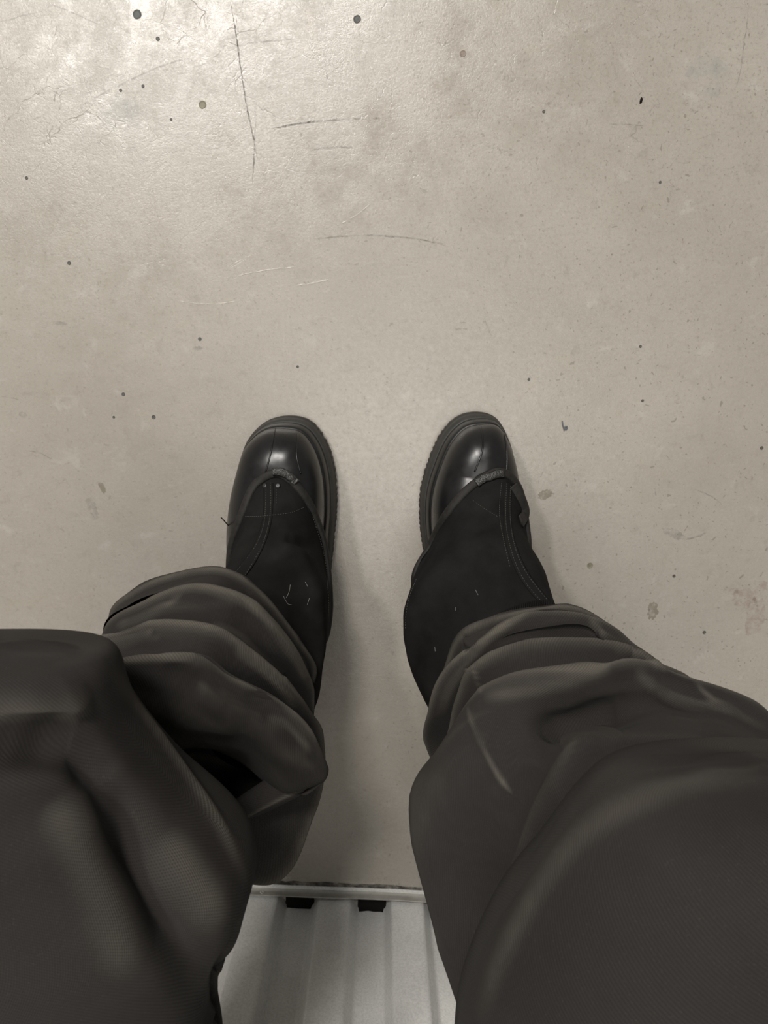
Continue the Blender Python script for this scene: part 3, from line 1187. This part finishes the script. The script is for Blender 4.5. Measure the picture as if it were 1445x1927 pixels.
# left leg (left in the photo), rings from the hem up
LA = [(593, 1262, .150), (562, 1205, .180), (510, 1135, .205), (455, 1086, .220), (400, 1068, .225), (320, 1083, .215), (250, 1112, .20), (206, 1160, .18), (230, 1260, .165), (320, 1340, .15), (450, 1370, .15), (560, 1330, .15)]
LB = [(592, 1308, .185), (574, 1250, .21), (534, 1190, .232), (482, 1135, .25), (420, 1108, .26), (350, 1100, .26), (270, 1130, .25), (195, 1180, .23), (200, 1300, .21), (310, 1400, .19), (450, 1430, .18), (572, 1385, .18)]
LC = [(607, 1392, .22), (584, 1335, .245), (540, 1280, .27), (480, 1225, .288), (400, 1178, .30), (290, 1166, .30), (200, 1190, .29), (108, 1238, .27), (80, 1380, .25), (230, 1560, .23), (500, 1668, .22), (594, 1530, .21)]
LD = [(606, 1452, .265), (596, 1386, .29), (528, 1318, .315), (440, 1272, .335), (375, 1231, .35), (240, 1238, .355), (120, 1247, .35), (0, 1300, .33), (-60, 1450, .31), (60, 1560, .30), (300, 1600, .28), (540, 1500, .27)]
LE = [(598, 1474, .275), (545, 1484, .285), (470, 1418, .305), (400, 1398, .325), (320, 1372, .345), (220, 1320, .36), (100, 1320, .36), (20, 1370, .35), (-20, 1440, .34), (60, 1520, .32), (250, 1560, .28), (460, 1545, .26)]
LF = [(535, 1515, .17), (500, 1505, .13), (450, 1480, .12), (400, 1450, .13), (330, 1420, .20), (210, 1390, .28), (110, 1400, .32), (60, 1420, .33), (50, 1450, .33), (100, 1490, .29), (220, 1530, .20), (400, 1560, .13)]
lv = [(0.019, 0.7, 0.0), (0.028, 0.7, 0.0), (0.034, 0.7, 0.0), (None, 0, 0), (0.018, 0.5, -0.01), (None, 0, 0)]
G = leg_surface([LA, LB, LC, LD, LE, LF], lv, dz=0.025)
V, F, UV = finish(G, 0.0018, [
    ([(215, 1180), (280, 1158), (345, 1118)], 0.004, 0.010, 0.0025),
    ([(160, 1225), (230, 1205), (272, 1196), (285, 1186)], 0.005, 0.012, 0.005),
    ([(190, 1195), (240, 1182), (270, 1183)], 0.007, -0.004),
    ([(455, 1122), (500, 1165), (550, 1235), (585, 1300)], 0.004, 0.010, 0.002),
    ([(440, 1218), (510, 1275), (560, 1335)], 0.004, 0.006, 0.002),
    ([(362, 1276), (392, 1298), (430, 1316), (478, 1348), (540, 1412), (592, 1448)], 0.005, 0.012, 0.007),
    ([(395, 1172), (430, 1182), (470, 1212), (530, 1268), (565, 1315)], 0.003, 0.0018),
    ([(215, 1242), (290, 1240), (370, 1236)], 0.004, 0.002),
    ([(300, 1135), (350, 1122), (420, 1128)], 0.004, -0.0018),
    ([(230, 1232), (285, 1222), (340, 1220)], 0.0045, -0.003),
    ([(430, 1150), (480, 1180), (520, 1225)], 0.006, -0.002),
    ([(500, 1345), (550, 1375), (585, 1420)], 0.0045, 0.0022),
    ([(455, 1300), (505, 1322), (560, 1350)], 0.004, -0.0025),
    ([(300, 1262), (350, 1275), (390, 1300)], 0.007, -0.003),
    ([(245, 1300), (275, 1325), (330, 1350), (400, 1368), (468, 1379)], 0.014, 0.005, 0.007),
], 0.0)
add_part(V, F, UV)

# left knee and thigh
LT = [(-.150, -.262, -.168, .435, .475), (-.157, -.300, -.152, .400, .500), (-.195, -.325, -.146, .37, .527), (-.24, -.330, -.121, .35, .535),
      (-.288, -.325, -.082, .34, .535), (-.335, -.31, -.088, .335, .53), (-.39, -.295, -.108, .335, .525), (-.45, -.275, -.108, .335, .52), (-.50, -.26, -.10, .335, .52),
      (-.56, -.24, -.06, .34, .52), (-.62, -.22, .005, .345, .53), (-.80, -.20, .02, .357, .56)]
crest_rows = []
G = thigh_surface(LT)
V, F, UV = finish(G, 0.0018, [
    ([(-60, 1340), (60, 1345), (130, 1338), (178, 1308)], 0.016, 0.006, 0.007),
    ([(-60, 1375), (60, 1380), (150, 1365)], 0.014, -0.006),
    ([(-60, 1440), (30, 1414), (105, 1408), (160, 1432), (205, 1500), (250, 1590)], 0.010, -0.012),
    ([(180, 1470), (240, 1570), (300, 1690), (370, 1820), (430, 1960)], 0.014, -0.020),
    ([(205, 1255), (300, 1385), (400, 1530), (470, 1660)], 0.006, 0.003),
    ([(310, 1560), (380, 1660), (430, 1740)], 0.020, 0.003),
    ([(470, 1690), (432, 1780), (412, 1830), (415, 1900), (430, 1990)], 0.010, 0.004, -0.012),
    ([(90, 1500), (160, 1640), (250, 1850)], 0.04, 0.005),
], 3.0, 0.2)
add_part(V, F, UV)

# right leg
RA = [(815, 1335, .155), (838, 1258, .190), (868, 1193, .222), (930, 1163, .240), (1010, 1144, .250), (1080, 1141, .252), (1140, 1172, .245), (1190, 1230, .22), (1180, 1330, .20), (1090, 1400, .18), (960, 1420, .16), (860, 1400, .15)]
RB = [(797, 1395, .185), (806, 1335, .22), (833, 1265, .25), (900, 1207, .268), (1000, 1149, .280), (1112, 1157, .280), (1200, 1213, .265), (1262, 1275, .24), (1250, 1400, .22), (1150, 1480, .20), (980, 1500, .18), (850, 1475, .18)]
RC = [(822, 1468, .21), (840, 1390, .24), (857, 1312, .262), (888, 1252, .28), (975, 1205, .285), (1110, 1200, .285), (1225, 1238, .275), (1310, 1285, .26), (1340, 1400, .24), (1220, 1520, .22), (1000, 1560, .20), (870, 1530, .20)]
RD = [(824, 1462, .262), (848, 1388, .295), (876, 1322, .320), (960, 1268, .338), (1120, 1252, .350), (1195, 1238, .355), (1300, 1272, .340), (1442, 1342, .32), (1500, 1500, .30), (1350, 1620, .27), (1100, 1650, .24), (900, 1600, .24)]
RE = [(774, 1562, .335), (808, 1480, .345), (885, 1400, .355), (985, 1365, .358), (1075, 1365, .352), (1190, 1340, .362), (1320, 1350, .362), (1470, 1425, .35), (1520, 1560, .34), (1430, 1690, .33), (1200, 1770, .32), (890, 1800, .30)]
RF = [(862, 1892, .385), (925, 1735, .388), (984, 1585, .39), (1030, 1475, .39), (1090, 1392, .388), (1200, 1385, .395), (1320, 1395, .398), (1450, 1450, .39), (1540, 1590, .38), (1480, 1780, .37), (1300, 1900, .37), (1050, 1990, .37)]
RG = [(950, 1950, .41), (1000, 1770, .42), (1060, 1640, .42), (1130, 1540, .42), (1200, 1490, .42), (1260, 1490, .42), (1350, 1510, .41), (1450, 1560, .40), (1500, 1700, .40), (1450, 1850, .41), (1300, 1950, .41), (1100, 2000, .41)]
rv = [(0.022, 0.7, 0.0), (0.022, 0.7, 0.0), (0.034, 0.7, 0.0), (None, 0, 0), (None, 0, 0), (None, 0, 0)]
G = leg_surface([RA, RB, RC, RD, RE, RF, RG], rv, dz=0.022)
V, F, UV = finish(G, 0.0018, [
    ([(868, 1196), (882, 1212), (890, 1228)], 0.003, -0.003),
    ([(990, 1372), (1030, 1368), (1075, 1362), (1115, 1348), (1160, 1328), (1230, 1305)], 0.008, 0.020, -0.013),
    ([(905, 1312), (1000, 1296), (1090, 1272), (1150, 1252)], 0.012, 0.004),
    ([(878, 1328), (900, 1385), (938, 1460), (988, 1524)], 0.010, 0.003, 0.0028),
    ([(915, 1378), (955, 1455), (995, 1512)], 0.009, -0.003),
    ([(1020, 1440), (990, 1500), (960, 1560)], 0.012, -0.004),
    ([(1088, 1385), (1062, 1425), (1036, 1472), (1004, 1530), (985, 1580), (960, 1650), (930, 1730)], 0.018, 0.0035, 0.005),
    ([(890, 1258), (898, 1280), (906, 1305)], 0.0025, 0.0015),
    ([(905, 1232), (960, 1208), (1040, 1200), (1120, 1205)], 0.005, -0.002),
    ([(1150, 1225), (1200, 1232), (1260, 1262)], 0.004, 0.002),
    ([(1310, 1285), (1345, 1318), (1395, 1345)], 0.004, 0.0028),
    ([(1200, 1290), (1260, 1335), (1340, 1360)], 0.008, -0.004),
    ([(1108, 1160), (1132, 1190), (1180, 1215), (1255, 1258)], 0.004, 0.014, 0.004),
    ([(990, 1152), (950, 1178), (900, 1222), (850, 1290), (826, 1350)], 0.005, 0.010, 0.003),
    ([(1194, 1258), (1228, 1290), (1277, 1314), (1350, 1336), (1450, 1375)], 0.006, 0.022, 0.007),
    ([(1240, 1268), (1300, 1300), (1380, 1330)], 0.010, -0.005),
], 7.0)
add_part(V, F, UV)

RT = [(-.222, .172, .262, .43, .47), (-.229, .132, .292, .40, .50), (-.25, .111, .308, .38, .525), (-.29, .086, .310, .37, .535), (-.33, .066, .305, .36, .535),
      (-.385, .048, .29, .36, .53), (-.45, .045, .27, .35, .53), (-.50, .045, .25, .345, .52), (-.56, .02, .23, .345, .52), (-.62, -.015, .22, .347, .53), (-.80, -.02, .20, .357, .56)]
crest_rows = []
G = thigh_surface(RT)
V, F, UV = finish(G, 0.0018, [
    ([(895, 1930), (950, 1790), (1040, 1640), (1140, 1540), (1290, 1480), (1460, 1465)], 0.020, 0.010, 0.003),
], 11.0, 0.2)
add_part(V, F, UV)

crest_rows = []
G = thigh_surface([(-.56, -.10, .10, .38, .46), (-.60, -.18, .18, .355, .52), (-.66, -.205, .205, .357, .57), (-.74, -.21, .21, .357, .61), (-.84, -.195, .195, .36, .62)], n=120, n_seg=8)
V, F, UV = finish(G, 0.002, [], 20.0, 0.3)
add_part(V, F, UV)

tr = mesh('trousers', trousers_V, trousers_F, M_TROUSER, uvs=np.array(trousers_UV))
wa = tr.data.attributes.new('wear', 'FLOAT', 'POINT')
wa.data.foreach_set('value', np.array(trousers_W, dtype=np.float32))
print('wear pct', np.percentile(trousers_W, [5, 25, 50, 75, 90, 97]))
to_parent(tr, person, (0, -0.30, 0))
tag(tr, label='baggy washed charcoal trousers with piled-up folds')

print('tris approx', sum(len(o.data.polygons) * 2 for o in bpy.data.objects if o.type == 'MESH'))
